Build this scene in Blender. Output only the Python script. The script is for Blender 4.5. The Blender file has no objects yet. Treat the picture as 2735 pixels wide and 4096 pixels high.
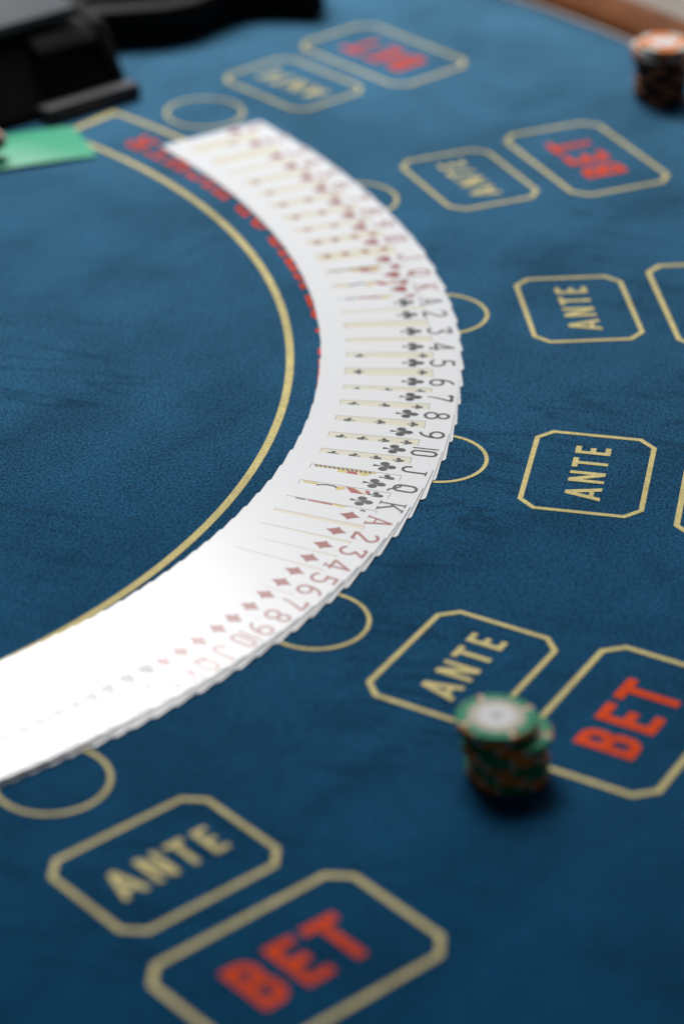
import bpy, bmesh, math, random
from mathutils import Vector, Matrix
from mathutils.geometry import delaunay_2d_cdt
random.seed(7)
S = 0.783                       # metres per camera height
CX, CY = -0.6355, 1.9552        # centre of the printed layout (camera-height units, camera above the origin)
scene = bpy.context.scene
COL = scene.collection
R = math.radians

def W(x, y):                    # layout units -> metres, layout centre at the origin
    return Vector(((x - CX) * S, (y - CY) * S))
def PO(r, deg):
    return Vector((r * S * math.cos(R(deg)), r * S * math.sin(R(deg))))

# ------------------------------------------------------------------ materials
def new_mat(name):
    m = bpy.data.materials.new(name); m.use_nodes = True
    nt = m.node_tree; b = nt.nodes['Principled BSDF']
    return m, nt, b
def noise(nt, scale, detail=4, rough=.55, dist=0, coord='Object', stretch=None, w=None):
    tc = nt.nodes.new('ShaderNodeTexCoord'); n = nt.nodes.new('ShaderNodeTexNoise')
    n.inputs['Scale'].default_value = scale; n.inputs['Detail'].default_value = detail
    n.inputs['Roughness'].default_value = rough; n.inputs['Distortion'].default_value = dist
    if stretch:
        ro = nt.nodes.new('ShaderNodeMapping'); ro.inputs['Rotation'].default_value = (0, 0, -stretch[3])
        mp = nt.nodes.new('ShaderNodeMapping'); mp.inputs['Scale'].default_value = stretch[:3]
        nt.links.new(tc.outputs[coord], ro.inputs['Vector']); nt.links.new(ro.outputs[0], mp.inputs['Vector']); nt.links.new(mp.outputs[0], n.inputs['Vector'])
    else:
        nt.links.new(tc.outputs[coord], n.inputs['Vector'])
    return n.outputs['Fac']
def ramp(nt, fac, stops):
    r = nt.nodes.new('ShaderNodeValToRGB'); nt.links.new(fac, r.inputs['Fac'])
    el = r.color_ramp.elements
    el[0].position, el[0].color = stops[0][0], (*stops[0][1], 1)
    el[1].position, el[1].color = stops[-1][0], (*stops[-1][1], 1)
    for p, c in stops[1:-1]:
        e = el.new(p); e.color = (*c, 1)
    return r.outputs['Color']
def mul(nt, a, b):
    m = nt.nodes.new('ShaderNodeMix'); m.data_type = 'RGBA'; m.blend_type = 'MULTIPLY'; m.inputs[0].default_value = 1
    nt.links.new(a, m.inputs[6]); nt.links.new(b, m.inputs[7]); return m.outputs[2]
def bump(nt, b, fac, strength, dist):
    n = nt.nodes.new('ShaderNodeBump'); n.inputs['Strength'].default_value = strength; n.inputs['Distance'].default_value = dist
    nt.links.new(fac, n.inputs['Height']); nt.links.new(n.outputs[0], b.inputs['Normal'])

def cloth_mat(name, col, nap=None, spec=.05, srough=1, stint=(1, 1, 1), grain=(.55, 1.5), mott=(.78, 1.25), sheen=.6, sheen_rough=.35, tint=(.45, .75, 1), bumps=.5):
    m, nt, b = new_mat(name)
    g = lambda v: (v, v, v)
    base = nt.nodes.new('ShaderNodeRGB'); base.outputs[0].default_value = (*col, 1)
    # nap brushed to and fro: broad cloudy patches, narrower strokes and the fibre grain itself
    broad = ramp(nt, noise(nt, 11, 4, .6, .3), [(.3, g(mott[0])), (.7, g(mott[1]))])
    strokes = ramp(nt, noise(nt, 8, 4, .6, .5, stretch=(1, 2.6, 1, R(58))), [(.34, g(.84)), (.5, g(1.0)), (.70, g(1.10))])
    mid = ramp(nt, noise(nt, 120, 3, .7), [(.3, g(.86)), (.7, g(1.14))])
    fib = ramp(nt, noise(nt, 640, 2, .8), [(.34, g(grain[0])), (.66, g(grain[1]))])
    if nap:      # a few darker creases where the cloth was rubbed
        w1 = noise(nt, 7, 2, .5, .3, stretch=(1, 4.5, 1, R(-14)))
        fold = ramp(nt, w1, [(.465, g(1)), (.50, g(.72)), (.535, g(1))])
        mask = ramp(nt, noise(nt, 5, 2), [(.50, g(0)), (.60, g(1))])
        mxf = nt.nodes.new('ShaderNodeMix'); mxf.data_type = 'RGBA'; nt.links.new(mask, mxf.inputs[0])
        mxf.inputs[6].default_value = (1, 1, 1, 1); nt.links.new(fold, mxf.inputs[7])
        strokes = mul(nt, strokes, mxf.outputs[2])
    c = mul(nt, mul(nt, mul(nt, mul(nt, base.outputs[0], broad), strokes), mid), fib)
    nt.links.new(c, b.inputs['Base Color'])
    b.inputs['Roughness'].default_value = srough; b.inputs['Specular IOR Level'].default_value = spec; b.inputs['Specular Tint'].default_value = (*stint, 1)
    b.inputs['Sheen Roughness'].default_value = sheen_rough
    b.inputs['Sheen Tint'].default_value = (*tint, 1)
    sw = nt.nodes.new('ShaderNodeMath'); sw.operation = 'MULTIPLY'; sw.inputs[1].default_value = sheen
    rgb = nt.nodes.new('ShaderNodeRGBToBW'); nt.links.new(mul(nt, broad, mul(nt, strokes, fib)), rgb.inputs[0])
    nt.links.new(rgb.outputs[0], sw.inputs[0]); nt.links.new(sw.outputs[0], b.inputs['Sheen Weight'])
    bump(nt, b, noise(nt, 700, 3, .7), bumps, .0006)
    if nap:      # the lying pile throws light forward when seen along the cloth
        gl = nt.nodes.new('ShaderNodeBsdfAnisotropic'); gl.inputs['Roughness'].default_value = .75
        ng = nt.nodes.new('ShaderNodeRGB'); ng.outputs[0].default_value = (*nap, 1)
        nt.links.new(mul(nt, ng.outputs[0], mul(nt, fib, mul(nt, broad, strokes))), gl.inputs['Color'])
        lw = nt.nodes.new('ShaderNodeLayerWeight'); lw.inputs['Blend'].default_value = .5
        fr = ramp(nt, lw.outputs['Facing'], [(.36, (0, 0, 0)), (.50, (.11, .11, .11)), (.59, (.36, .36, .36)), (.67, (1, 1, 1))])
        mx = nt.nodes.new('ShaderNodeMixShader'); nt.links.new(fr, mx.inputs[0])
        nt.links.new(b.outputs[0], mx.inputs[1]); nt.links.new(gl.outputs[0], mx.inputs[2])
        nt.links.new(mx.outputs[0], nt.nodes['Material Output'].inputs['Surface'])
    return m
FELT = cloth_mat('blue_felt', (.0018, .042, .100), nap=(.052, .135, .210), grain=(.30, 1.8), mott=(.84, 1.16), sheen=.75, sheen_rough=.3, tint=(.30, .66, 1))
GOLD = cloth_mat('gold_print', (.56, .47, .185), spec=.12, srough=.6, grain=(.78, 1.2), mott=(.94, 1.06), sheen=.25, tint=(.8, .8, .8), bumps=.35)
RED = cloth_mat('red_print', (.64, .068, .018), grain=(.78, 1.2), mott=(.94, 1.06), sheen=.10, tint=(.8, .6, .6), bumps=.35)

def plain(name, col, rough=.5, spec=.5, coat=0, grain=0, gscale=400, var=None, metal=0, bmp=0):
    m, nt, b = new_mat(name)
    b.inputs['Base Color'].default_value = (*col, 1)
    b.inputs['Roughness'].default_value = rough; b.inputs['Specular IOR Level'].default_value = spec
    b.inputs['Coat Weight'].default_value = coat; b.inputs['Metallic'].default_value = metal
    if grain:
        lo = tuple(c * (1 - grain) for c in col); hi = tuple(min(1, c * (1 + grain)) for c in col)
        nt.links.new(ramp(nt, noise(nt, gscale, 3, .6), [(.3, lo), (.7, hi)]), b.inputs['Base Color'])
    if bmp: bump(nt, b, noise(nt, gscale, 3, .6), bmp, .0002)
    return m
CARD_ROUGH = .27
def ink(name, col): return plain(name, col, CARD_ROUGH, .55, grain=.12, gscale=1600, bmp=.05)
CARD = plain('card_stock', (.70, .71, .73), CARD_ROUGH, .55, grain=.012, gscale=900, bmp=.05)
CARD_EDGE = plain('card_edge', (.78, .79, .78), .7, .3)
INK_BLACK = ink('black_ink', (.012, .013, .014)); INK_RED = ink('red_ink', (.28, .045, .036))
CREAM = ink('cream_panel', (.66, .63, .50)); ART_YELLOW = ink('court_yellow', (.62, .47, .13)); ART_RED = ink('court_red', (.36, .04, .03))
CHIP_GREEN = plain('green_clay', (.004, .19, .09), .5, .12, grain=.1, gscale=500)
CHIP_ORANGE = plain('orange_clay', (.62, .17, .02), .5, .12, grain=.1, gscale=500)
CHIP_WHITE = plain('white_clay', (.50, .52, .48), .5, .12, grain=.06, gscale=500)
CHIP_BLACK = plain('black_clay', (.012, .013, .016), .5, .12, grain=.15, gscale=500)
CHIP_BROWN = plain('brown_clay', (.42, .16, .08), .5, .12, grain=.1, gscale=500)
LABEL_WHITE = plain('label_paper', (.60, .60, .60), .5, .12)
LABEL_GREY = plain('label_grey', (.38, .38, .42), .5, .12)
LABEL_BEIGE = plain('label_beige', (.42, .39, .32), .5, .12)
BLACK_PLASTIC = plain('black_plastic', (.010, .0095, .009), .6, .12, grain=.2, gscale=60)
DARK_INSIDE = plain('dark_inside', (.002, .002, .0025), .6, .3)
GREY_PLASTIC = plain('smoke_plastic', (.07, .066, .075), .5, .3)
TOP_PLASTIC = plain('grey_lid', (.07, .085, .10), .6, .3)
GREEN_PLASTIC = plain('green_plastic', (.0, .34, .17), .5, .5)
BASE_DARK = plain('table_base', (.02, .015, .012), .5)
SKIN = plain('skin', (.62, .40, .31), .5, .4, grain=.1, gscale=90)
SKIN.node_tree.nodes['Principled BSDF'].inputs['Subsurface Weight'].default_value = .1
SKIN.node_tree.nodes['Principled BSDF'].inputs['Subsurface Scale'].default_value = .01
NAIL = plain('nail', (.62, .40, .34), .3, .5)
SLEEVE = plain('sleeve_cloth', (.55, .56, .58), .9, .2, grain=.1)
def wood_mat():
    m, nt, b = new_mat('varnished_wood')
    c = ramp(nt, noise(nt, 9, 6, .65, 1.2, stretch=(1, 5, 1, R(45))), [(.3, (.07, .020, .004)), (.55, (.15, .046, .008)), (.75, (.22, .078, .014))])
    nt.links.new(c, b.inputs['Base Color']); b.inputs['Roughness'].default_value = .6; b.inputs['Specular IOR Level'].default_value = .04
    return m
WOOD = wood_mat()
RIM_GLEAM = plain('rim_gleam_beige', (.30, .27, .27), .45, .4, grain=.05)  # pale beige stands in for the highlight on the rim's inner edge
FLOOR = plain('floor_stone', (.36, .31, .27), .6, .3, grain=.15, gscale=6)

# ------------------------------------------------------------------ mesh helpers
def mk(name, verts, faces, mats, midx=None, parent=None, smooth=False):
    me = bpy.data.meshes.new(name); me.from_pydata([tuple(v) for v in verts], [], faces); me.update()
    for m in (mats if isinstance(mats, (list, tuple)) else [mats]): me.materials.append(m)
    if midx: 
        for p, i in zip(me.polygons, midx): p.material_index = i
    if smooth:
        for p in me.polygons: p.use_smooth = True
    o = bpy.data.objects.new(name, me); COL.objects.link(o)
    if parent: o.parent = parent
    return o
def empty(name, loc, label, cat, group=None):
    o = bpy.data.objects.new(name, None); COL.objects.link(o); o.location = loc; o.empty_display_size = .02
    tag(o, label, cat, group); return o
def tag(o, label=None, cat=None, group=None, kind=None):
    if label: o['label'] = label
    if cat: o['category'] = cat
    if group: o['group'] = group
    if kind: o['kind'] = kind
    return o
def union(polys):
    """triangulated union of 2-D polygons"""
    vs, fs = [], []
    for p in polys:
        a = sum(p[i][0] * p[(i + 1) % len(p)][1] - p[(i + 1) % len(p)][0] * p[i][1] for i in range(len(p)))
        if a < 0: p = p[::-1]
        fs.append(list(range(len(vs), len(vs) + len(p)))); vs += [Vector((q[0], q[1])) for q in p]
    ov, oe, of, _, _, orf = delaunay_2d_cdt(vs, [], fs, 0, 1e-6)
    return [(v[0], v[1]) for v in ov], [list(f) for f, o in zip(of, orf) if len(o)]
def disc(x, y, rx, ry=None, n=20):
    ry = ry or rx
    return [(x + rx * math.cos(2 * math.pi * i / n), y + ry * math.sin(2 * math.pi * i / n)) for i in range(n)]
def rect(x0, y0, x1, y1): return [(x0, y0), (x1, y0), (x1, y1), (x0, y1)]
def stroke(pts, w, joints=True, capround=False):
    out = []; pts = [Vector(p) for p in pts]
    ws = w if isinstance(w, (list, tuple)) else [w] * len(pts)
    for i in range(len(pts) - 1):
        a, b = pts[i], pts[i + 1]
        if (b - a).length < 1e-6: continue
        n = (b - a).normalized(); n = Vector((-n.y, n.x))
        out.append([tuple(a + n * ws[i] / 2), tuple(a - n * ws[i] / 2), tuple(b - n * ws[i + 1] / 2), tuple(b + n * ws[i + 1] / 2)])
    rng = range(0, len(pts)) if capround else range(1, len(pts) - 1)
    if joints:
        for i in rng: out.append(disc(pts[i].x, pts[i].y, ws[i] / 2, n=12))
    return out
def arc(cx, cy, rx, ry, a0, a1, n=12):
    return [(cx + rx * math.cos(R(a0 + (a1 - a0) * i / n)), cy + ry * math.sin(R(a0 + (a1 - a0) * i / n))) for i in range(n + 1)]

# block lettering of the layout: unit height, width w, stroke s
def block(ch, w, s):
    P = []
    if ch == 'A':
        k = s * 1.12
        P += [[(0, 0), (k, 0), (w / 2 + k / 2, 1), (w / 2 - k / 2, 1)], [(w - k, 0), (w, 0), (w / 2 + k / 2, 1), (w / 2 - k / 2, 1)], rect(w * .22, .2, w * .78, .2 + s * .85)]
    elif ch == 'N':
        P += [rect(0, 0, s, 1), rect(w - s, 0, w, 1), [(0, 1), (w - s * 1.15, 0), (w, 0), (s * 1.15, 1)]]
    elif ch == 'T': P += [rect(0, 1 - s, w, 1), rect(w / 2 - s / 2, 0, w / 2 + s / 2, 1 - s / 2)]
    elif ch == 'E': P += [rect(0, 0, s, 1), rect(0, 1 - s, w, 1), rect(0, 0, w, s), rect(0, .5 - s / 2, w * .86, .5 + s / 2)]
    elif ch == 'B':
        h = s / 2; r = .16
        P += [rect(0, 0, s, 1)]
        P += stroke([(h, 1 - h), (w - r - h * 1.3, 1 - h)] + arc(w - r - h * 1.3, 1 - h - r, r, r, 90, 0, 6) + arc(w - r - h * 1.3, .52 + r, r, r, 0, -90, 6) + [(h, .52)], s)
        P += stroke([(h, h), (w - r - h, h)] + arc(w - r - h, h + r, r, r, -90, 0, 6) + arc(w - r - h, .52 - r, r, r, 0, 90, 6) + [(h, .52)], s)
    return P
# slab-serif capitals of the curved line of writing
def slab(ch, w, s=.17):
    P = []; h = s / 2; t = .13
    def vert(x, y0=0, y1=1, top=True, bot=True, e=.12):
        q = [rect(x - h, y0, x + h, y1)]
        if top: q.append(rect(x - h - e, y1 - t, x + h + e, y1))
        if bot: q.append(rect(x - h - e, y0, x + h + e, y0 + t))
        return q
    e = .12; L = e + h; Rr = w - e - h
    if ch == 'I': P += vert(w / 2)
    elif ch == 'H': P += vert(L) + vert(Rr) + [rect(L, .5 - t / 2, Rr, .5 + t / 2)]
    elif ch == 'N': P += vert(L) + vert(Rr) + [[(L - h, 1), (L + h, 1), (Rr + h, 0), (Rr - h, 0)]]
    elif ch == 'K': P += vert(L) + stroke([(Rr, 1), (L, .42)], s * .8) + stroke([(L + .1, .5), (Rr, 0)], s) + [rect(Rr - e - h, 1 - t, Rr + e + h, 1), rect(Rr - e - h, 0, Rr + e + h, t)]
    elif ch == 'T': P += [rect(0, 1 - t, w, 1), rect(0, .78, t * .7, 1), rect(w - t * .7, .78, w, 1)] + vert(w / 2, top=False)
    elif ch == 'E': P += vert(L) + [rect(0, 1 - t, w, 1), rect(0, 0, w, t), rect(L, .5 - t / 2, w * .8, .5 + t / 2), rect(w - t * .7, .75, w, 1), rect(w - t * .7, 0, w, .25)]
    elif ch == 'A': P += [[(w * .1, 0), (w * .1 + s * .7, 0), (w / 2 + h, 1), (w / 2 - h, 1)], [(w * .9 - s, 0), (w * .9, 0), (w / 2 + h, 1), (w / 2 - h, 1)], rect(w * .25, .27, w * .75, .27 + t), rect(0, 0, w * .36, t), rect(w * .62, 0, w, t)]
    elif ch == 'W': P += [[(w * .12, 1), (w * .12 + s, 1), (w * .3 + h, 0), (w * .3 - h, 0)], [(w * .5 - h, .75), (w * .5 + h, .75), (w * .3 + h, 0), (w * .3 - h, 0)], [(w * .5 - h, .75), (w * .5 + h, .75), (w * .7 + h, 0), (w * .7 - h, 0)], [(w * .88 - s, 1), (w * .88, 1), (w * .7 + h, 0), (w * .7 - h, 0)], rect(0, 1 - t, w * .3, 1), rect(w * .7, 1 - t, w, 1)]
    elif ch == 'O': P += stroke(arc(w / 2, .5, w / 2 - h, .5 - t / 2, 0, 360, 28), s)
    elif ch == 'C': P += stroke(arc(w / 2, .5, w / 2 - h, .5 - t / 2, 50, 310, 22), s) + [rect(w - s * .8, .68, w, .98)]
    elif ch == 'G': P += stroke(arc(w / 2, .5, w / 2 - h, .5 - t / 2, 50, 320, 22), s) + [rect(w - s * .8, .7, w, .98), rect(w - s, .05, w, .45), rect(w * .55, .45 - t, w, .45)]
    elif ch == 'R': P += vert(L) + stroke([(L, 1 - h * .8), (w * .6, 1 - h * .8)] + arc(w * .6, .75, .2, .25 - h * .8, 90, -90, 10) + [(L, .5)], s * .85) + stroke([(w * .55, .5), (w - s * .7, 0)], s) + [rect(w - s * 1.4, 0, w, t)]
    elif ch == 'S': P += stroke(arc(w / 2, .74, w / 2 - h, .26 - t / 2, 20, 270, 14) + arc(w / 2, .26 + t * .1, w / 2 - h, .24 - t / 2, 90, -160, 14), s * .9) + [rect(w - s * .7, .66, w, 1), rect(0, 0, s * .7, .34)]
    return P

# figures and capitals of the card indices: unit height
def index_glyph(t):
    P = []; s = .118; f = .088
    if t == 'A': P = stroke([(.06, .03), (.31, .98)], f) + stroke([(.31, .98), (.58, .03)], s) + [rect(.15, .30, .47, .37), rect(-.03, 0, .17, .055), rect(.44, 0, .68, .055)]
    elif t == '2': P = stroke(arc(.3, .71, .25, .24, 165, -25, 12) + [(.06, .10)], s) + stroke([(.03, .05), (.56, .05)], s * 1.1) + [rect(.51, .0, .58, .2)]
    elif t == '3': P = stroke([(.06, .82), (.06, .955), (.54, .955), (.26, .59)] + arc(.27, .31, .27, .27, 85, -155, 14), s)
    elif t == '4': P = stroke([(.44, .0), (.44, .97), (.02, .27), (.64, .27)], s) + [rect(.3, 0, .58, .055)]
    elif t == '5': P = stroke([(.52, .955), (.11, .955), (.09, .54)] + arc(.27, .32, .28, .275, 125, -155, 14), s)
    elif t == '6': P = stroke(arc(.3, .29, .25, .25, 0, 360, 22), s) + stroke([(.05, .30), (.07, .52), (.14, .72), (.27, .88), (.44, .955)], s)
    elif t == '7': P = stroke([(.05, .80), (.05, .94), (.55, .94)], s * 1.15) + stroke([(.55, .955), (.38, .62), (.25, .30), (.2, 0)], [s, s * .9, s * .8, s * .7])
    elif t == '8': P = stroke(arc(.3, .745, .20, .21, 0, 360, 20), s) + stroke(arc(.3, .285, .255, .24, 0, 360, 22), s)
    elif t == '9': P = stroke(arc(.3, .71, .25, .25, 0, 360, 22), s) + stroke([(.55, .70), (.53, .48), (.46, .28), (.33, .12), (.16, .045)], s)
    elif t == '10': P = [rect(-.02, 0, .07, 1)] + stroke(arc(.42, .78, .18, .18, 0, 180, 10) + arc(.42, .22, .18, .18, 180, 360, 10) + [(.60, .78)], s)
    elif t == 'J': P = stroke([(.46, .95), (.46, .26)] + arc(.26, .26, .2, .22, 0, -180, 10) + [(.06, .36)], s) + [rect(.28, .93, .64, .99)]
    elif t == 'Q': P = stroke(arc(.32, .74, .23, .22, 0, 180, 10) + arc(.32, .34, .23, .22, 180, 360, 10) + [(.55, .74)], s) + stroke([(.12, .30), (.24, .34), (.40, .16), (.52, -.02), (.66, -.06)], s * .8)
    elif t == 'K': P = [rect(.06, 0, .155, 1), rect(-.03, 0, .25, .055), rect(-.03, .945, .25, 1), rect(.40, .945, .68, 1), rect(.42, 0, .70, .055)] + stroke([(.54, .97), (.12, .42)], f) + stroke([(.24, .56), (.58, .03)], s)
    return P
# suit pips: height 1, centred on the origin, stem down
def pip(suit):
    if suit == 'clubs': return [disc(0, .28, .205, .215), disc(-.285, -.04, .215, .205), disc(.285, -.04, .215, .205), disc(0, .05, .085), [(-.03, .1), (-.035, -.22), (-.12, -.5), (.12, -.5), (.035, -.22), (.03, .1)]]
    if suit == 'diamonds': return [[(0, .5), (-.13, .28), (-.27, .1), (-.42, 0), (-.27, -.1), (-.13, -.28), (0, -.5), (.13, -.28), (.27, -.1), (.42, 0), (.27, .1), (.13, .28)]]
    if suit == 'hearts': return [disc(-.215, .22, .225), disc(.215, .22, .225), [(-.43, .16), (-.36, -.04), (-.2, -.24), (0, -.5), (.2, -.24), (.36, -.04), (.43, .16), (.2, .25), (0, .2), (-.2, .25)]]
    return [disc(-.205, -.12, .21), disc(.205, -.12, .21), [(-.40, -.05), (-.3, .1), (-.12, .28), (0, .5), (.12, .28), (.3, .1), (.40, -.05), (.2, -.14), (0, -.1), (-.2, -.14)], [(-.03, 0), (-.05, -.3), (-.14, -.5), (.14, -.5), (.05, -.3), (.03, 0)]]
def xf(polys, sx, sy, ox, oy, rot=0):
    c, s = math.cos(R(rot)), math.sin(R(rot))
    return [[(ox + c * x * sx - s * y * sy, oy + s * x * sx + c * y * sy) for x, y in p] for p in polys]

# ------------------------------------------------------------------ the table
table = empty('card_table', (0, 0, 0), 'semicircular blue felt gaming table printed in gold and red, with a wooden rim', 'table')
RT = 1.152 * S; EXT = .33                  # felt radius, straight part on the dealer's side
def outline(r, ext, n=96):
    pts = [(r * math.cos(a), r * math.sin(a)) for a in [(-math.pi / 2 + math.pi * i / n) for i in range(n + 1)]]
    return pts + [(-ext, r), (-ext, -r)]
po = outline(RT, EXT)
vs = [(x, y, 0) for x, y in po] + [(x, y, -.03) for x, y in po]; n = len(po)
fs = [list(range(n)), list(range(2 * n - 1, n - 1, -1))] + [[i, i + n, (i + 1) % n + n, (i + 1) % n] for i in range(n)]
felt = mk('felt_surface', vs, fs, FELT, parent=table)
def sweep(name, prof, mat, r0, ext, label=None):
    """closed profile (offset outwards, z) swept round the table edge"""
    rings = []
    N = 96
    path = [((-ext, r0), (0, 1))] + [((r0 * math.cos(a), r0 * math.sin(a)), (math.cos(a), math.sin(a))) for a in [(math.pi / 2 - math.pi * i / N) for i in range(N + 1)]] + [((-ext, -r0), (0, -1))]
    vs, fs = [], []
    m = len(prof)
    for (p, d) in path:
        for (o, z) in prof: vs.append((p[0] + d[0] * o, p[1] + d[1] * o, z))
    for i in range(len(path) - 1):
        for j in range(m): fs.append([i * m + j, (i + 1) * m + j, (i + 1) * m + (j + 1) % m, i * m + (j + 1) % m])
    fs.append(list(range(m))[::-1]); fs.append([(len(path) - 1) * m + j for j in range(m)])
    o = mk(name, vs, fs, mat, parent=table, smooth=True)
    o.data.set_sharp_from_angle(angle=R(40))
    return o
tr = .0045
sweep('rim_gleam_strip', [(.0005, -.02), (.0005, .001), (.0015, .0025), (tr * .6, .003), (tr, .002), (tr, -.02)], RIM_GLEAM, RT, EXT)  # added strip: paints the gleam of the wood's rounded inner edge
wr = .062
prof = [(tr + .0005, -.05), (tr + .0005, .004)] + [(tr + .004, .0085), (tr + .012, .011), (tr + wr * .5, .0125), (tr + wr - .014, .010), (tr + wr - .004, .004), (tr + wr, -.006), (tr + wr, -.05)]
sweep('wooden_rim', prof, WOOD, RT, EXT)
# underside, legs
mk('apron', [(x * .93, y * .93, z) for z in (-.031, -.12) for x, y in po], [list(range(n)), list(range(2 * n - 1, n - 1, -1))] + [[i, i + n, (i + 1) % n + n, (i + 1) % n] for i in range(n)], BASE_DARK, parent=table)
FZ = -.78
for (x, y) in ((.45, .45), (.45, -.45), (-.2, .6), (-.2, -.6)):
    p = disc(x, y, .04, n=16); q = disc(x, y, .028, n=16)
    mk('leg', [(a, b, -.121) for a, b in p] + [(a, b, FZ) for a, b in q], [list(range(16)), list(range(31, 15, -1))] + [[i, i + 16, (i + 1) % 16 + 16, (i + 1) % 16] for i in range(16)], WOOD, parent=table, smooth=False)

ZM = .00025
def flat(name, pts, faces, mat, parent, z=ZM):
    # make every face look up
    out = []
    for f in faces:
        a = sum(pts[f[i]][0] * pts[f[(i + 1) % len(f)]][1] - pts[f[(i + 1) % len(f)]][0] * pts[f[i]][1] for i in range(len(f)))
        out.append(f if a > 0 else f[::-1])
    return mk(name, [(p[0], p[1], z) for p in pts], out, mat, parent=parent)
def ringmesh(name, A, B, mat, parent, closed=True):
    n = len(A); pts = list(A) + list(B)
    return flat(name, pts, [[i, (i + 1) % n, (i + 1) % n + n, i + n] for i in range(n if closed else n - 1)], mat, parent)
# band with the curved line of writing
band = None
ga, gb = .5913, .5973
th = [50.2 - i * (50.2 + 64) / 240 for i in range(241)]
outer_in, outer_out = .6600, .6658
pts_line = []
path = [PO(ga + .003, t) for t in th[::-1]] + [PO(outer_in + .003, t) for t in th]
# closed outline of the band: inner arc, end cap, outer arc, end cap
A = [PO(ga, t) for t in ([50.9] + th + [-64.6])] + [PO(outer_out, t) for t in ([-64.6] + th[::-1] + [50.9])]
B = [PO(gb, t) for t in ([50.2] + th + [-64])] + [PO(outer_in, t) for t in ([-64] + th[::-1] + [50.2])]
band = ringmesh('curved_band', A, B, GOLD, table); band['label'] = 'gold outlined curved band with red writing under the spread cards'
spec = [('R', 43.2, 45.4), ('E', 40.5, 42.6), ('H', 37.5, 40.0), ('G', 34.8, 37.0), ('I', 33.3, 34.4), ('H', 30.6, 32.9),
        ('R', 24.0, 26.35), ('O', 26.9, 29.3), ('G', 20.3, 22.45), ('N', 17.25, 19.95), ('I', 16.05, 17.1), ('K', 12.8, 15.65),
        ('E', 9.65, 11.65), ('C', 7.3, 9.25), ('A', 4.3, 7.0), ('H', 0.0, 2.75), ('T', -2.6, -.35), ('I', -4.1, -3.0), ('W', -8.05, -4.2), ('S', -11.9, -10.0)]
# reading direction runs from the near end to the far end, so OR reads O then R with rising angle
spec = [(c, a, b) for c, a, b in spec]
for i, (c, a, b) in enumerate(spec):
    if (c, a) == ('R', 24.0): spec[i] = ('O', 24.0, 26.35)
    if (c, a) == ('O', 26.9): spec[i] = ('R', 26.9, 29.3)
allp, allf = [], []
HT = .029
for c, a, b in spec:
    w = R(b - a) * .628 / HT
    v, f = union(slab(c, w))
    k = len(allp)
    for x, y in v:
        t = a + (b - a) * x / w; allp.append(PO(.6434 - y * (HT - .0020), t))
    allf += [[q + k for q in t_] for t_ in f]
flat('lettering', allp, allf, RED, band)

seats = [(-0.05011582, 2.54345037, 2.3165552), (0.10933338, 2.31997152, 2.00528725), (0.18823738, 2.06037618, 1.67801215),
         (0.17712672, 1.78918221, 1.3828056), (0.0785515, 1.53294492, 1.05431971), (-0.10041681, 1.32211036, 0.73014179)]
def octo(a, b, k, s):
    c = k - s * .414 / 1.0 * .6
    return [(a, b - k), (a, -(b - k)), (a - k, -b), (-(a - k), -b), (-a, -(b - k)), (-a, b - k), (-(a - k), b), (a - k, b)]
names = ['far left', 'second from the far end', 'third from the far end', 'third from the near end', 'second from the near end', 'nearest the bottom edge']
where = ['farthest from the camera', 'beside the far chips', 'right of the clubs', 'right of the jack and queen of clubs', 'under the near chip stack', 'nearest the camera']
for si, (sx, sy, t) in enumerate(seats):
    u = Vector((math.cos(t), math.sin(t))); v = Vector((-math.sin(t), math.cos(t))); o = W(sx, sy)
    def LW(x, y): return o + (u * x + v * y) * S
    def box(a, b, k, oy, s, nm, lab):
        A = [LW(x, y + oy) for x, y in octo(a, b, k, s)]
        B = [LW(x, y + oy) for x, y in octo(a - s, b - s, k - s * .586, s)]
        r = ringmesh(nm, A, B, GOLD, table); r['label'] = lab; return r
    def word(parent, letters, oy, h, s, mat):
        P, F = [], []
        for c, x0, x1 in letters:
            vv, ff = union(block(c, (x1 - x0) / h, s)); k = len(P)
            P += [LW(x0 + x * h, oy + (y - .5) * h) for x, y in vv]; F += [[q + k for q in f] for f in ff]
        flat('lettering', P, F, mat, parent)
    ab = box(.0594, .0449, .0121, 0, .0038, 'ante_box', 'gold eight-sided box with ANTE, ' + where[si])
    word(ab, [('A', -.0395, -.0205), ('N', -.0142, .0016), ('T', .0075, .0215), ('E', .0282, .0392)], 0.0002, .0258, .160, GOLD)
    bb = box(.0760, .0501, .0130, -.1174, .0042, 'bet_box', 'gold eight-sided box with red BET, ' + where[si])
    word(bb, [('B', -.0408, -.0195), ('E', -.0100, .0100), ('T', .0172, .0421)], -.118, .0405, .172, RED)
    c = LW(0, .1099)
    n_ = 72
    ringmesh('betting_circle', [c + Vector((math.cos(2 * math.pi * i / n_), math.sin(2 * math.pi * i / n_))) * .0371 * S for i in range(n_)],
             [c + Vector((math.cos(2 * math.pi * i / n_), math.sin(2 * math.pi * i / n_))) * .0341 * S for i in range(n_)], GOLD, table)

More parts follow.
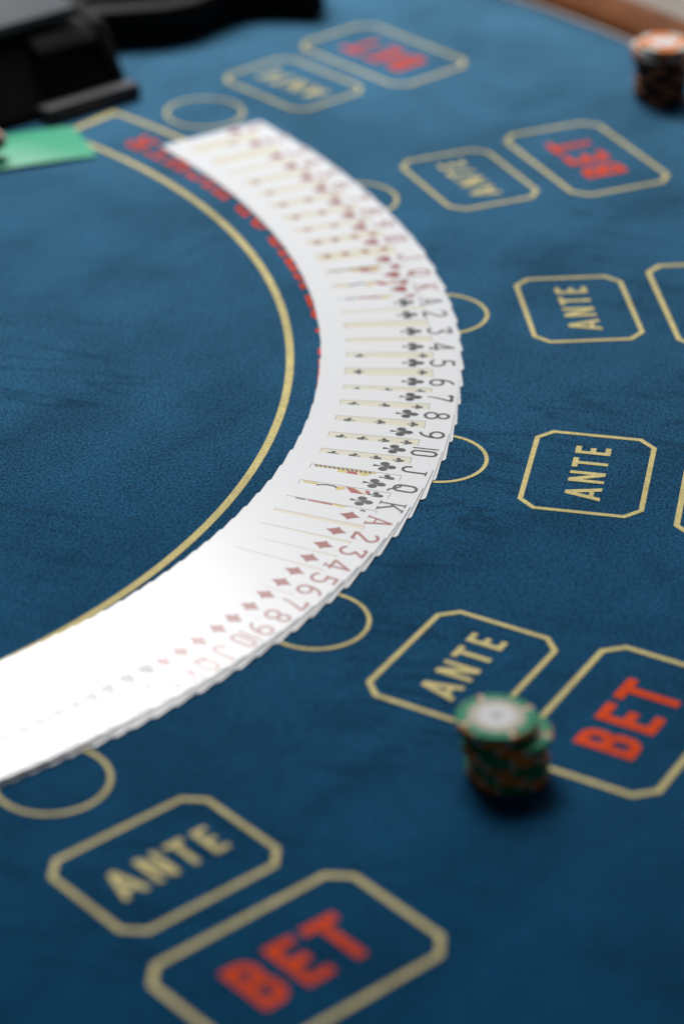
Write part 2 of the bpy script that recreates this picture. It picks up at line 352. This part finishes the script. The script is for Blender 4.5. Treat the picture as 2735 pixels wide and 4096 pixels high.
# ------------------------------------------------------------------ the spread deck
CW_, CL_, TH = .0585, .0838, .0003
FX, FY = .0141, .0158          # frame inset
def round_rect(w, h, r, n=6):
    p = []
    for cx, cy, a in ((w - r, r, -90), (w - r, h - r, 0), (r, h - r, 90), (r, r, 180)):
        p += [(cx + r * math.cos(R(a + 90 * i / n)), cy + r * math.sin(R(a + 90 * i / n))) for i in range(n + 1)]
    return p
def card_mesh(rank, suit):
    V, F, M = [], [], []
    rr = round_rect(CW_, CL_, .0034); n = len(rr)
    V += [(x, y, 0) for x, y in rr] + [(x, y, -TH) for x, y in rr]
    F += [list(range(n)), list(range(2 * n - 1, n - 1, -1))]; M += [0, 0]
    F += [[i, i + n, (i + 1) % n + n, (i + 1) % n] for i in range(n)]; M += [1] * n
    mats = [CARD, CARD_EDGE, INK_BLACK, INK_RED, CREAM, ART_YELLOW, ART_RED]
    col = 2 if suit in ('clubs', 'spades') else 3
    layers = {}
    def add(polys, m, z, both=True):
        layers.setdefault((m, z), []).extend(polys)
        if both: layers[(m, z)].extend([[(CW_ - x, CL_ - y) for x, y in p] for p in polys])
    H = .0152
    gw = .68 if rank == '10' else .6
    g = index_glyph(rank)
    gx = .0068 - gw * H * .46
    add(xf(g, H * .92, H, gx, CL_ - .0022 - H), col, 1)
    ph = {'clubs': .0134, 'diamonds': .0124, 'hearts': .0122, 'spades': .0132}[suit]
    pw = ph * {'clubs': .76, 'diamonds': .88, 'hearts': .80, 'spades': .78}[suit]
    add(xf(pip(suit), pw, ph, .0066, CL_ - .0272), col, 1)
    x0, x1, y0, y1 = FX, CW_ - FX, FY, CL_ - FY
    court = rank in 'JQK'
    if not court:
        add([rect(x0, y0, x1, y1)], 4, 1, False)
    lw = .00022
    for q in (rect(x0 - lw, y0 - lw, x1 + lw, y0), rect(x0 - lw, y1, x1 + lw, y1 + lw), rect(x0 - lw, y0, x0, y1), rect(x1, y0, x1 + lw, y1)):
        add([q], col if not court else 2, 2, False)
    fh = y1 - y0; sp = pip(suit)
    if not court:
        nside = {'A': 0, '2': 0, '3': 0, '4': 2, '5': 2, '6': 3, '7': 3, '8': 3, '9': 4, '10': 4}[rank]
        pos = {0: [], 2: [.15, .88], 3: [.15, .5, .87], 4: [.14, .38, .62, .87]}[nside]
        for q in pos:
            add(xf(sp, .0058, .0066, x0 + .0046, y0 + fh * q, 0 if q >= .5 else 180), col, 2)
            if True: pass
        mid = {'A': [.5], '2': [.17, .83], '3': [.17, .5, .83], '5': [.5], '7': [.67], '8': [.33, .67], '9': [.5], '10': [.25, .75]}.get(rank, [])
        for q in mid:
            k = 2.2 if rank == 'A' else 1
            add(xf(sp, .0070 * k, .0078 * k, CW_ / 2, y0 + fh * q, 0 if q >= .5 else 180), col, 2, False)
    else:
        add(xf(sp, .0074, .0088, x0 + .0046, y1 - .0072), col, 2)
        rnd = random.Random(rank + suit)
        # robe bands, staff and trimmings down the half of the figure next to the frame
        ya, yb = y0 + .002, y1 - .0145
        if rank == 'J':
            add([rect(x0 + .0003, ya, x0 + .0021, yb)], 5, 1)
            k = 0
            y = ya
            while y < yb - .0022:
                add([[(x0 + .0003, y), (x0 + .0021, y + .0009), (x0 + .0021, y + .0023), (x0 + .0003, y + .0014)]], 2, 2); y += .0026
            add([rect(x0 + .0023, ya + .014, x0 + .0052, ya + .019)], 5, 1)
            add([[(x0 + .0024, ya + .0195), (x0 + .006, ya + .0195), (x0 + .0085, ya + .028), (x0 + .0024, ya + .025)]], 6, 1)
            add([[(x0 + .0024, ya + .0256), (x0 + .007, ya + .029), (x0 + .0024, ya + .034)]], 5, 1)
        elif rank == 'Q':
            add([[(x0 + .0004, ya), (x0 + .0022, ya), (x0 + .0026, ya + .009), (x0 + .0004, ya + .008)]], 5, 1)
            add(stroke([(x0 + .0030, ya + .008), (x0 + .0012, ya + .013), (x0 + .0014, ya + .018), (x0 + .0028, ya + .020)], .0012), 2, 1)
            add([[(x0 + .0016, ya + .0195), (x0 + .0004, ya + .024), (x0 + .003, ya + .025), (x0 + .006, ya + .020)]], 5, 1)
            add([[(x0 + .0004, ya + .0245), (x0 + .0004, ya + .029), (x0 + .0056, ya + .036), (x0 + .0056, ya + .029)]], 6, 1)
            add([[(x0 + .0004, ya + .0298), (x0 + .0012, ya + .0302), (x0 + .0062, ya + .0372), (x0 + .0050, ya + .0375)]], 5, 1)
            add([disc(x0 + .0022, ya + .0375, .0014, n=8), disc(x0 + .0038, ya + .0385, .0012, n=8)], 6, 1)
        else:
            add([[(x0 + .0003, ya + .010), (x0 + .0016, ya + .010), (x0 + .0026, ya + .026), (x0 + .0003, ya + .024)]], 6, 1)
            add([[(x0 + .0003, ya + .0245), (x0 + .004, ya + .027), (x0 + .0003, ya + .034)]], 5, 1)
            add([rect(x0 + .0003, ya + .003, x0 + .0014, ya + .009)], 2, 1)
        add([[(CW_ / 2 - .009, y0 + .006), (CW_ / 2 + .005, y0 + .004), (CW_ / 2 + .009, CL_ / 2), (CW_ / 2 - .004, CL_ / 2)]], 6, 1)
    for (m, z), polys in layers.items():
        # merge polygons into small groups to keep the union quick
        v, f = union(polys); k = len(V)
        V += [(x, y, z * .00003) for x, y in v]; 
        for t in f:
            a = sum(v[t[i]][0] * v[t[(i + 1) % 3]][1] - v[t[(i + 1) % 3]][0] * v[t[i]][1] for i in range(3))
            if abs(a) < 1e-13: continue
            F.append([q + k for q in (t if a > 0 else t[::-1])]); M.append(m)
    return V, F, M, mats
pips_polar = [(.7066, 40.95), (.7042, 38.17), (.7027, 35.33), (.7011, 33.21), (.6992, 30.80), (.6983, 28.52), (.6973, 26.08), (.6958, 23.65), (.6958, 21.42), (.6951, 18.89), (.6940, 15.94), (.6932, 13.44), (.6923, 11.15), (.6921, 9.05), (.6928, 7.18), (.6909, 4.72), (.6898, 2.50), (.6897, .20), (.6888, -2.42), (.6882, -4.51), (.6895, -6.79), (.6875, -9.18), (.6873, -11.46), (.6860, -13.73), (.6844, -15.94), (.6825, -18.21), (.6828, -20.07), (.6814, -22.03), (.6804, -23.81), (.6793, -25.49), (.6790, -27.19), (.6777, -28.62), (.6772, -30.23), (.6763, -31.76), (.6750, -33.32), (.6752, -34.70), (.6741, -36.34), (.6736, -37.78), (.6726, -39.15), (.6708, -40.31), (.6706, -41.67), (.6697, -43.09), (.6689, -44.23), (.6687, -45.39), (.6690, -46.52), (.6687, -47.74), (.6686, -48.90), (.6688, -50.08), (.6686, -51.25), (.6685, -52.45), (.6684, -53.6), (.6683, -54.8)]
pips_polar = [(sum(pips_polar[min(51, max(0, i + k))][0] for k in (-2, -1, 0, 1, 2)) / 5 if i > 1 else pips_polar[i][0], pips_polar[i][1]) for i in range(52)]
ranks = ['A', '2', '3', '4', '5', '6', '7', '8', '9', '10', 'J', 'Q', 'K']
words = dict(zip(ranks, ['ace', 'two', 'three', 'four', 'five', 'six', 'seven', 'eight', 'nine', 'ten', 'jack', 'queen', 'king']))
deck = [(s, r) for s in ('hearts', 'clubs', 'diamonds', 'spades') for r in ranks]
CSP = W(-.632, 1.981)
rnd = random.Random(5)
Z_STEP = .00050
steps = []
for i in range(52):
    a = max(0, i - 3); b = min(51, i + 3)
    steps.append(R(abs(pips_polar[a][1] - pips_polar[b][1])) / (b - a) * .695 * S)
for i, ((r, t), (suit, rank)) in enumerate(zip(pips_polar, deck)):
    p = PO(r, t)
    ts = math.degrees(math.atan2(p.y - CSP.y, p.x - CSP.x))
    off = -4.5 + 6.4 * min(1, i / 8) if i < 8 else 1.9
    off += rnd.uniform(-.3, .3)
    phi = R(ts + off)
    hL = Z_STEP * CW_ / steps[i]
    al = math.asin(hL / CW_)
    X = Vector((math.cos(phi - math.pi / 2) * math.cos(al), math.sin(phi - math.pi / 2) * math.cos(al), -math.sin(al)))
    Y = Vector((math.cos(phi), math.sin(phi), 0)); Zv = X.cross(Y)
    V, F, M, mats = card_mesh(rank, suit)
    o = mk('playing_card', V, F, mats, M)
    loc = Vector((p.x, p.y, 0)) - X * .0066 - Y * (CL_ - .0255 - .0018)
    loc.z = hL + TH + .00025
    o.matrix_world = Matrix((X.to_4d(), Y.to_4d(), Zv.to_4d(), (0, 0, 0, 1))).transposed() if False else Matrix(((X.x, Y.x, Zv.x, loc.x), (X.y, Y.y, Zv.y, loc.y), (X.z, Y.z, Zv.z, loc.z), (0, 0, 0, 1)))
    col = 'red' if suit in ('hearts', 'diamonds') else 'black'
    tag(o, f'white {words[rank]} of {suit} with {col} index, face up in the fanned deck', 'playing card', 'playing cards fanned in an arc across the felt')

# ------------------------------------------------------------------ chips
def chip(name, loc, rot, body, spots, label, group, thick=.0033, rad=.0195, inlay=True, nspots=4, ring=None):
    e = empty(name, loc, label, 'poker chip', group); e.rotation_euler = (0, 0, rot)
    N = 72; prof = [(rad - .0007, 0), (rad, .0006), (rad, thick - .0006), (rad - .0007, thick), (.0139, thick)]
    V, F, M = [], [], []
    mats = [body] + list(spots)
    for rr, z in prof: V += [(rr * math.cos(2 * math.pi * i / N), rr * math.sin(2 * math.pi * i / N), z) for i in range(N)]
    per = N // nspots
    def mat_at(i, j):
        k = i % per
        if len(spots) == 2:
            if j == 3: return 1 if k == 1 else (2 if k == 2 else 0)
            return 1 if k in (0, 8) else (2 if k < 8 else 0)
        return 1 if k < per * .42 else 0
    for j in range(len(prof) - 1):
        for i in range(N):
            F.append([j * N + i, j * N + (i + 1) % N, (j + 1) * N + (i + 1) % N, (j + 1) * N + i]); M.append(mat_at(i, j))
    F.append(list(range(N))[::-1]); M.append(0)
    F.append([(len(prof) - 1) * N + i for i in range(N)]); M.append(0)
    b = mk('chip_body', V, F, mats, M, parent=e)
    # round paper label with its rings
    V, F, M = [], [], []
    for rr in (.0002, .0028, .0092, .0138): V += [(rr * math.cos(2 * math.pi * i / 36), rr * math.sin(2 * math.pi * i / 36), thick + .00015) for i in range(36)]
    for j in range(3):
        for i in range(36):
            F.append([j * 36 + i, (j + 1) * 36 + i, (j + 1) * 36 + (i + 1) % 36, j * 36 + (i + 1) % 36])
            M.append([1, 0, 2][j])
    F.append(list(range(36))); M.append(1)
    mk('center_label', V, F, [LABEL_WHITE, LABEL_GREY, ring or LABEL_BEIGE], M, parent=e)
    return e
fpx = 11361.18
cam_p, cam_r = 0.524058, 0.0089263
def at(px, py, z=0):
    """pixel of the photograph -> point of the plane z (in metres)"""
    x = (px - 1367.5) / fpx; y = -(py - 2048) / fpx
    x, y = math.cos(cam_r) * x - math.sin(cam_r) * y, math.sin(cam_r) * x + math.cos(cam_r) * y
    d = Vector((x, math.cos(cam_p) + y * math.sin(cam_p), -math.sin(cam_p) + y * math.cos(cam_p)))
    k = (1 - z / S) / -d.z
    return W(d.x * k, d.y * k)
T = .0033
ords = ['topmost', 'second from top', 'third from top', 'fourth from top', 'fifth from top', 'sixth from top', 'seventh from top', 'eighth from top', 'bottom chip', ]
top = at(1985, 2865, 9 * T)
offs = [0, 4, 62, 30, 24, 42, 54, 40, 54]
offy = [0, .0005, .002, -.0015, .001, .0015, -.001, 0, 0]
rots = [.25, 1.05, 2.72, .10, .42, .95, 1.2, .25, .55]
for k in range(9):
    z = (8 - k) * T + .0003
    x = top.x + offs[k] * 1.70 * S / fpx; y = top.y - .004 * (k > 1) + offy[k]
    chip('poker_chip', (x, y, z), rots[k], CHIP_GREEN, (CHIP_WHITE, CHIP_ORANGE), f'green and orange poker chip, {ords[k]} in the green stack', 'green chips stacked by the near ANTE box')
ords2 = ['second', 'third', 'fourth', 'fifth', 'sixth', 'seventh', 'eighth', 'ninth', 'tenth', 'eleventh', 'twelfth']
n2 = 13
top2 = at(2655, 167, n2 * T)
cols = [(CHIP_ORANGE, (CHIP_WHITE,))] + [(CHIP_WHITE, (CHIP_BROWN,))] * 2 + [(CHIP_BLACK, (CHIP_BROWN,))] * 10
for k in range(n2):
    z = (n2 - 1 - k) * T + .0003
    dx = [0, -.0035, -.0035, -.0025, -.001, 0, .001, .001, 0, .001, 0, 0, .001][k]
    body, sp = cols[k]
    nm = ('orange and white poker chip on top of the stack by the wooden rim' if k == 0 else
          f'{"pale" if k < 3 else "black and brown"} poker chip, {ords2[k-1]} from the top beside the wooden rim' if k < 12 else 'black and brown poker chip at the bottom of the stack beside the wooden rim')
    chip('poker_chip', (top2.x + dx - .001 * (k > 0), top2.y + (.0008 if k % 2 else -.0008), z), .4 + k * .33 + rnd.uniform(-.2, .2), body, sp, nm, 'chips stacked beside the wooden rim', nspots=5 if k else 4, ring=LABEL_BEIGE if k else CHIP_ORANGE)

# ------------------------------------------------------------------ dealing shoe, dark box, cut card
def bevel(o, w, seg=3):
    m = o.modifiers.new('bevel', 'BEVEL'); m.width = w; m.segments = seg; m.limit_method = 'ANGLE'; m.angle_limit = R(30)
    for p in o.data.polygons: p.use_smooth = True
    return o
def prism(name, pts, z0, z1, mat, parent=None, bev=0):
    n = len(pts)
    a = sum(pts[i][0] * pts[(i + 1) % n][1] - pts[(i + 1) % n][0] * pts[i][1] for i in range(n))
    if a < 0: pts = pts[::-1]
    V = [(x, y, z1) for x, y in pts] + [(x, y, z0) for x, y in pts]
    F = [list(range(n)), list(range(2 * n - 1, n - 1, -1))] + [[i, i + n, (i + 1) % n + n, (i + 1) % n] for i in range(n)]
    o = mk(name, V, F, mat, parent=parent)
    if bev: bevel(o, bev)
    return o
sl, sr = at(203, 505), at(569, 393)
mid = (sl + sr) / 2
ux = (sr - sl).normalized(); ub = Vector((-ux.y, ux.x))          # across, back
shoe = empty('dealing_shoe', (mid.x, mid.y, 0), 'black plastic card dealing shoe with grey front lip, at the far left', 'dealing shoe')
shoe.rotation_euler = (0, 0, math.atan2(ux.y, ux.x))
hw = (sr - sl).length / 2
def sbox(name, xs, prof, mat, bev=.002):
    """side profile (back, z) between x0 and x1"""
    n = len(prof)
    V = [(xs[0], b, z) for b, z in prof] + [(xs[1], b, z) for b, z in prof]
    F = [list(range(n)), list(range(2 * n - 1, n - 1, -1))] + [[i, i + n, (i + 1) % n + n, (i + 1) % n] for i in range(n)]
    o = mk(name, V, F, mat, parent=shoe); 
    bm = bmesh.new(); bm.from_mesh(o.data); bmesh.ops.recalc_face_normals(bm, faces=bm.faces); bm.to_mesh(o.data); bm.free()
    return bevel(o, bev)
Hs = .060
sbox('front_lip', (-hw, hw), [(0, .0005), (.014, .0005), (.017, .010), (.002, .012)], GREY_PLASTIC, .0015)
sbox('side_wall', (-hw - .052, -hw + .014), [(.012, .0005), (.26, .0005), (.26, .09), (.10, .070), (.045, Hs - .012), (.020, .012)], BLACK_PLASTIC, .004)
sbox('side_wall', (hw - .014, hw - .001), [(.012, .0005), (.26, .0005), (.26, .09), (.10, .070), (.040, Hs - .010), (.016, .012)], BLACK_PLASTIC, .004)
sbox('card_well', (-hw + .0145, hw - .0145), [(.018, .0005), (.25, .0005), (.25, .088), (.05, .048), (.022, .014)], DARK_INSIDE, .002)
sbox('cross_bar', (-hw + .0142, hw - .0142), [(.030, .040), (.060, .052), (.046, Hs - .008), (.036, Hs - .014)], BLACK_PLASTIC, .002)
sbox('lid', (-hw - .055, hw - .022), [(.050, Hs - .006), (.26, .108), (.26, .113), (.047, Hs + .003)], TOP_PLASTIC, .001)
foot = [(-.26, 2.635), (-.217, 2.645), (-.175, 2.655), (-.148, 2.671), (-.118, 2.712), (-.096, 2.733), (-.06, 2.735), (-.034, 2.730), (-.022, 2.745), (-.03, 2.80), (-.20, 2.98), (-.42, 2.90), (-.40, 2.80)]
bx = empty('discard_box', (*(W(-.15, 2.8) + at(1000, 116) - at(1000, 100)), 0), 'low black plastic box with curved side, behind the dealing shoe', 'box')
fp = [W(x, y) - W(-.15, 2.8) for x, y in foot]
prism('box_body', [tuple(p) for p in fp], .0005, .030, BLACK_PLASTIC, bx, .004)
prism('box_lid', [tuple(p * .93 + Vector((-.004, .012))) for p in fp], .0305, .036, BLACK_PLASTIC, bx, .002)
# bowed green cut card
e1 = Vector((-.92, -.39)).normalized(); e2 = Vector((-e1.y, e1.x)) * -1
if e2.y < 0: e2 = -e2
gc = W(-.236, 2.407) + at(300, 526) - at(300, 508) + e1 * .0885 / 2
nx, ny = 22, 14
def gz(a, b):    # a along the length, b across, both -1..1
    return .0012 + .0012 * (1 - a * a) + .0016 * math.sin(-2.2 * a + 1.3) * (1 - b * b) + .0010 * (1 - b * b)
V, F = [], []
for lay in (0, 1):
    for i in range(nx + 1):
        for j in range(ny + 1):
            a, b = -1 + 2 * i / nx, -1 + 2 * j / ny
            # rounded corners: squeeze outline near the four corners
            ca = max(0, abs(a) - .90) / .10; cb = max(0, abs(b) - .86) / .14
            q = 1 - .035 * ca * cb
            V.append((a * q * .0885 / 2, b * q * .0585 / 2, gz(a, b) - lay * .0007))
m = (nx + 1) * (ny + 1)
for i in range(nx):
    for j in range(ny):
        a = i * (ny + 1) + j; F.append([a, a + ny + 1, a + ny + 2, a + 1]); F.append([m + a, m + a + 1, m + a + ny + 2, m + a + ny + 1])
for i in range(nx):
    for j0, fl in ((0, 0), (ny, 1)):
        a = i * (ny + 1) + j0; b = a + ny + 1; q = [a, m + a, m + b, b]; F.append(q if not fl else q[::-1])
for j in range(ny):
    for i0, fl in ((0, 1), (nx, 0)):
        a = i0 * (ny + 1) + j; b = a + 1; q = [a, m + a, m + b, b]; F.append(q if not fl else q[::-1])
g = mk('cut_card', V, F, GREEN_PLASTIC, smooth=True)
g.location = (gc.x, gc.y, 0); g.rotation_euler = (0, 0, math.atan2(e1.y, e1.x) + math.pi)
bm = bmesh.new(); bm.from_mesh(g.data); bmesh.ops.recalc_face_normals(bm, faces=bm.faces); bm.to_mesh(g.data); bm.free()
g.data.set_sharp_from_angle(angle=R(50))
tag(g, 'glossy green plastic cut card lying on the felt below the dealing shoe', 'cut card')

# a hand coming in from the left, one fingertip on the cut card
tip = at(48, 578, .012)
hd = Vector((1, .10)).normalized()
def skin_chain(name, nodes, edges, mat, parent=None, sub=2):
    me = bpy.data.meshes.new(name); me.from_pydata([n_[:3] for n_ in nodes], edges, []); me.materials.append(mat)
    o = bpy.data.objects.new(name, me); COL.objects.link(o)
    o.modifiers.new('skin', 'SKIN').use_smooth_shade = True
    for v_, n_ in zip(me.skin_vertices[0].data, nodes): v_.radius = (n_[3], n_[3] * (n_[4] if len(n_) > 4 else 1))
    me.skin_vertices[0].data[0].use_root = True
    m_ = o.modifiers.new('sub', 'SUBSURF'); m_.levels = sub; m_.render_levels = sub
    if parent: o.parent = parent
    return o
nodes = [(-.190, .030, .052, .026, .75), (-.150, .028, .046, .026, .62), (-.300, .030, .085, .034, .9)]
edges = [(0, 1), (0, 2)]
def finger(base, pts):
    k = len(nodes); nodes.extend(pts); edges.append((base, k)); edges.extend((k + i, k + i + 1) for i in range(len(pts) - 1))
finger(1, [(-.082, -.002, .040, .0125), (-.045, -.001, .030, .0090), (-.020, 0, .012, .0080), (-.004, 0, .001, .0066)])
finger(1, [(-.080, .021, .041, .0125), (-.045, .024, .036, .0092), (-.026, .025, .014, .0080), (-.020, .025, .000, .0064)])
finger(1, [(-.086, .043, .038, .0120), (-.058, .048, .033, .0088), (-.040, .049, .013, .0076), (-.035, .049, .000, .0062)])
finger(1, [(-.096, .062, .032, .0105), (-.074, .069, .026, .0078), (-.060, .070, .010, .0066), (-.056, .070, .000, .0056)])
finger(0, [(-.140, -.014, .036, .0150), (-.108, -.034, .024, .0105), (-.080, -.038, .010, .0090), (-.064, -.036, .004, .0072)])
hand = skin_chain('person', nodes, edges, SKIN)
hand.location = (tip.x, tip.y, .010); hand.rotation_euler = (0, 0, math.atan2(hd.y, hd.x))
tag(hand, 'hand reaching in at the left edge with one fingertip on the green cut card', 'person')
sl_ = [(-.250, .030, .070, .046), (-.262, .030, .073, .048), (-.420, .030, .110, .056)]
skin_chain('sleeve', sl_, [(0, 1), (1, 2)], SLEEVE, hand)


# ------------------------------------------------------------------ floor
fl = mk('floor', [(-6, -6, FZ), (6, -6, FZ), (6, 8, FZ), (-6, 8, FZ)], [[0, 1, 2, 3]], FLOOR); tag(fl, kind='structure')

# ------------------------------------------------------------------ lights
def area(name, loc, target, sx, sy, power, col=(1, 1, 1)):
    l = bpy.data.lights.new(name, 'AREA'); l.shape = 'RECTANGLE'; l.size = sx; l.size_y = sy; l.energy = power; l.color = col
    o = bpy.data.objects.new(name, l); COL.objects.link(o); o.location = loc
    o.rotation_euler = (Vector(target) - Vector(loc)).to_track_quat('-Z', 'Y').to_euler(); return o
def sph(az, el, d): return (.3 + d * math.sin(R(az)) * math.cos(R(el)), d * math.cos(R(az)) * math.cos(R(el)), d * math.sin(R(el)))
area('window_light', sph(-9, 54, 3.2), (.3, 0, 0), 1.5, .95, 98, (1, .985, .97))
area('low_left_window', sph(-16, 41, 3.2), (.3, 0, 0), 1.1, .5, 36, (1, .99, .98))
area('far_window', sph(16, 13, 4.2), (.3, 0, 0), 3.0, .7, 38, (.93, .97, 1))
w = bpy.data.worlds.new('World'); scene.world = w; w.use_nodes = True
w.node_tree.nodes['Background'].inputs[0].default_value = (.80, .90, 1, 1)
w.node_tree.nodes['Background'].inputs[1].default_value = .05

# ------------------------------------------------------------------ camera
cam = bpy.data.cameras.new('Camera'); co = bpy.data.objects.new('Camera', cam); COL.objects.link(co)
cp = W(0, 0); co.location = (cp.x, cp.y, S)
fwd = Vector((0, math.cos(cam_p), -math.sin(cam_p))); up = Vector((0, math.sin(cam_p), math.cos(cam_p))); rt = Vector((1, 0, 0))
c, s = math.cos(cam_r), math.sin(cam_r)
rx = rt * c + up * s; ry = -rt * s + up * c
co.matrix_world = Matrix(((rx.x, ry.x, -fwd.x, co.location.x), (rx.y, ry.y, -fwd.y, co.location.y), (rx.z, ry.z, -fwd.z, co.location.z), (0, 0, 0, 1)))
cam.sensor_fit = 'VERTICAL'; cam.sensor_height = 36; cam.lens = 36 * fpx / 4096
cam.clip_start = .05; cam.clip_end = 60
cam.dof.use_dof = True; cam.dof.focus_distance = S / .489; cam.dof.aperture_fstop = cam.lens / 1000 / (.038 * S)
scene.camera = co
scene.view_settings.view_transform = 'Standard'; scene.view_settings.look = 'None'; scene.view_settings.exposure = 0; scene.view_settings.gamma = 1
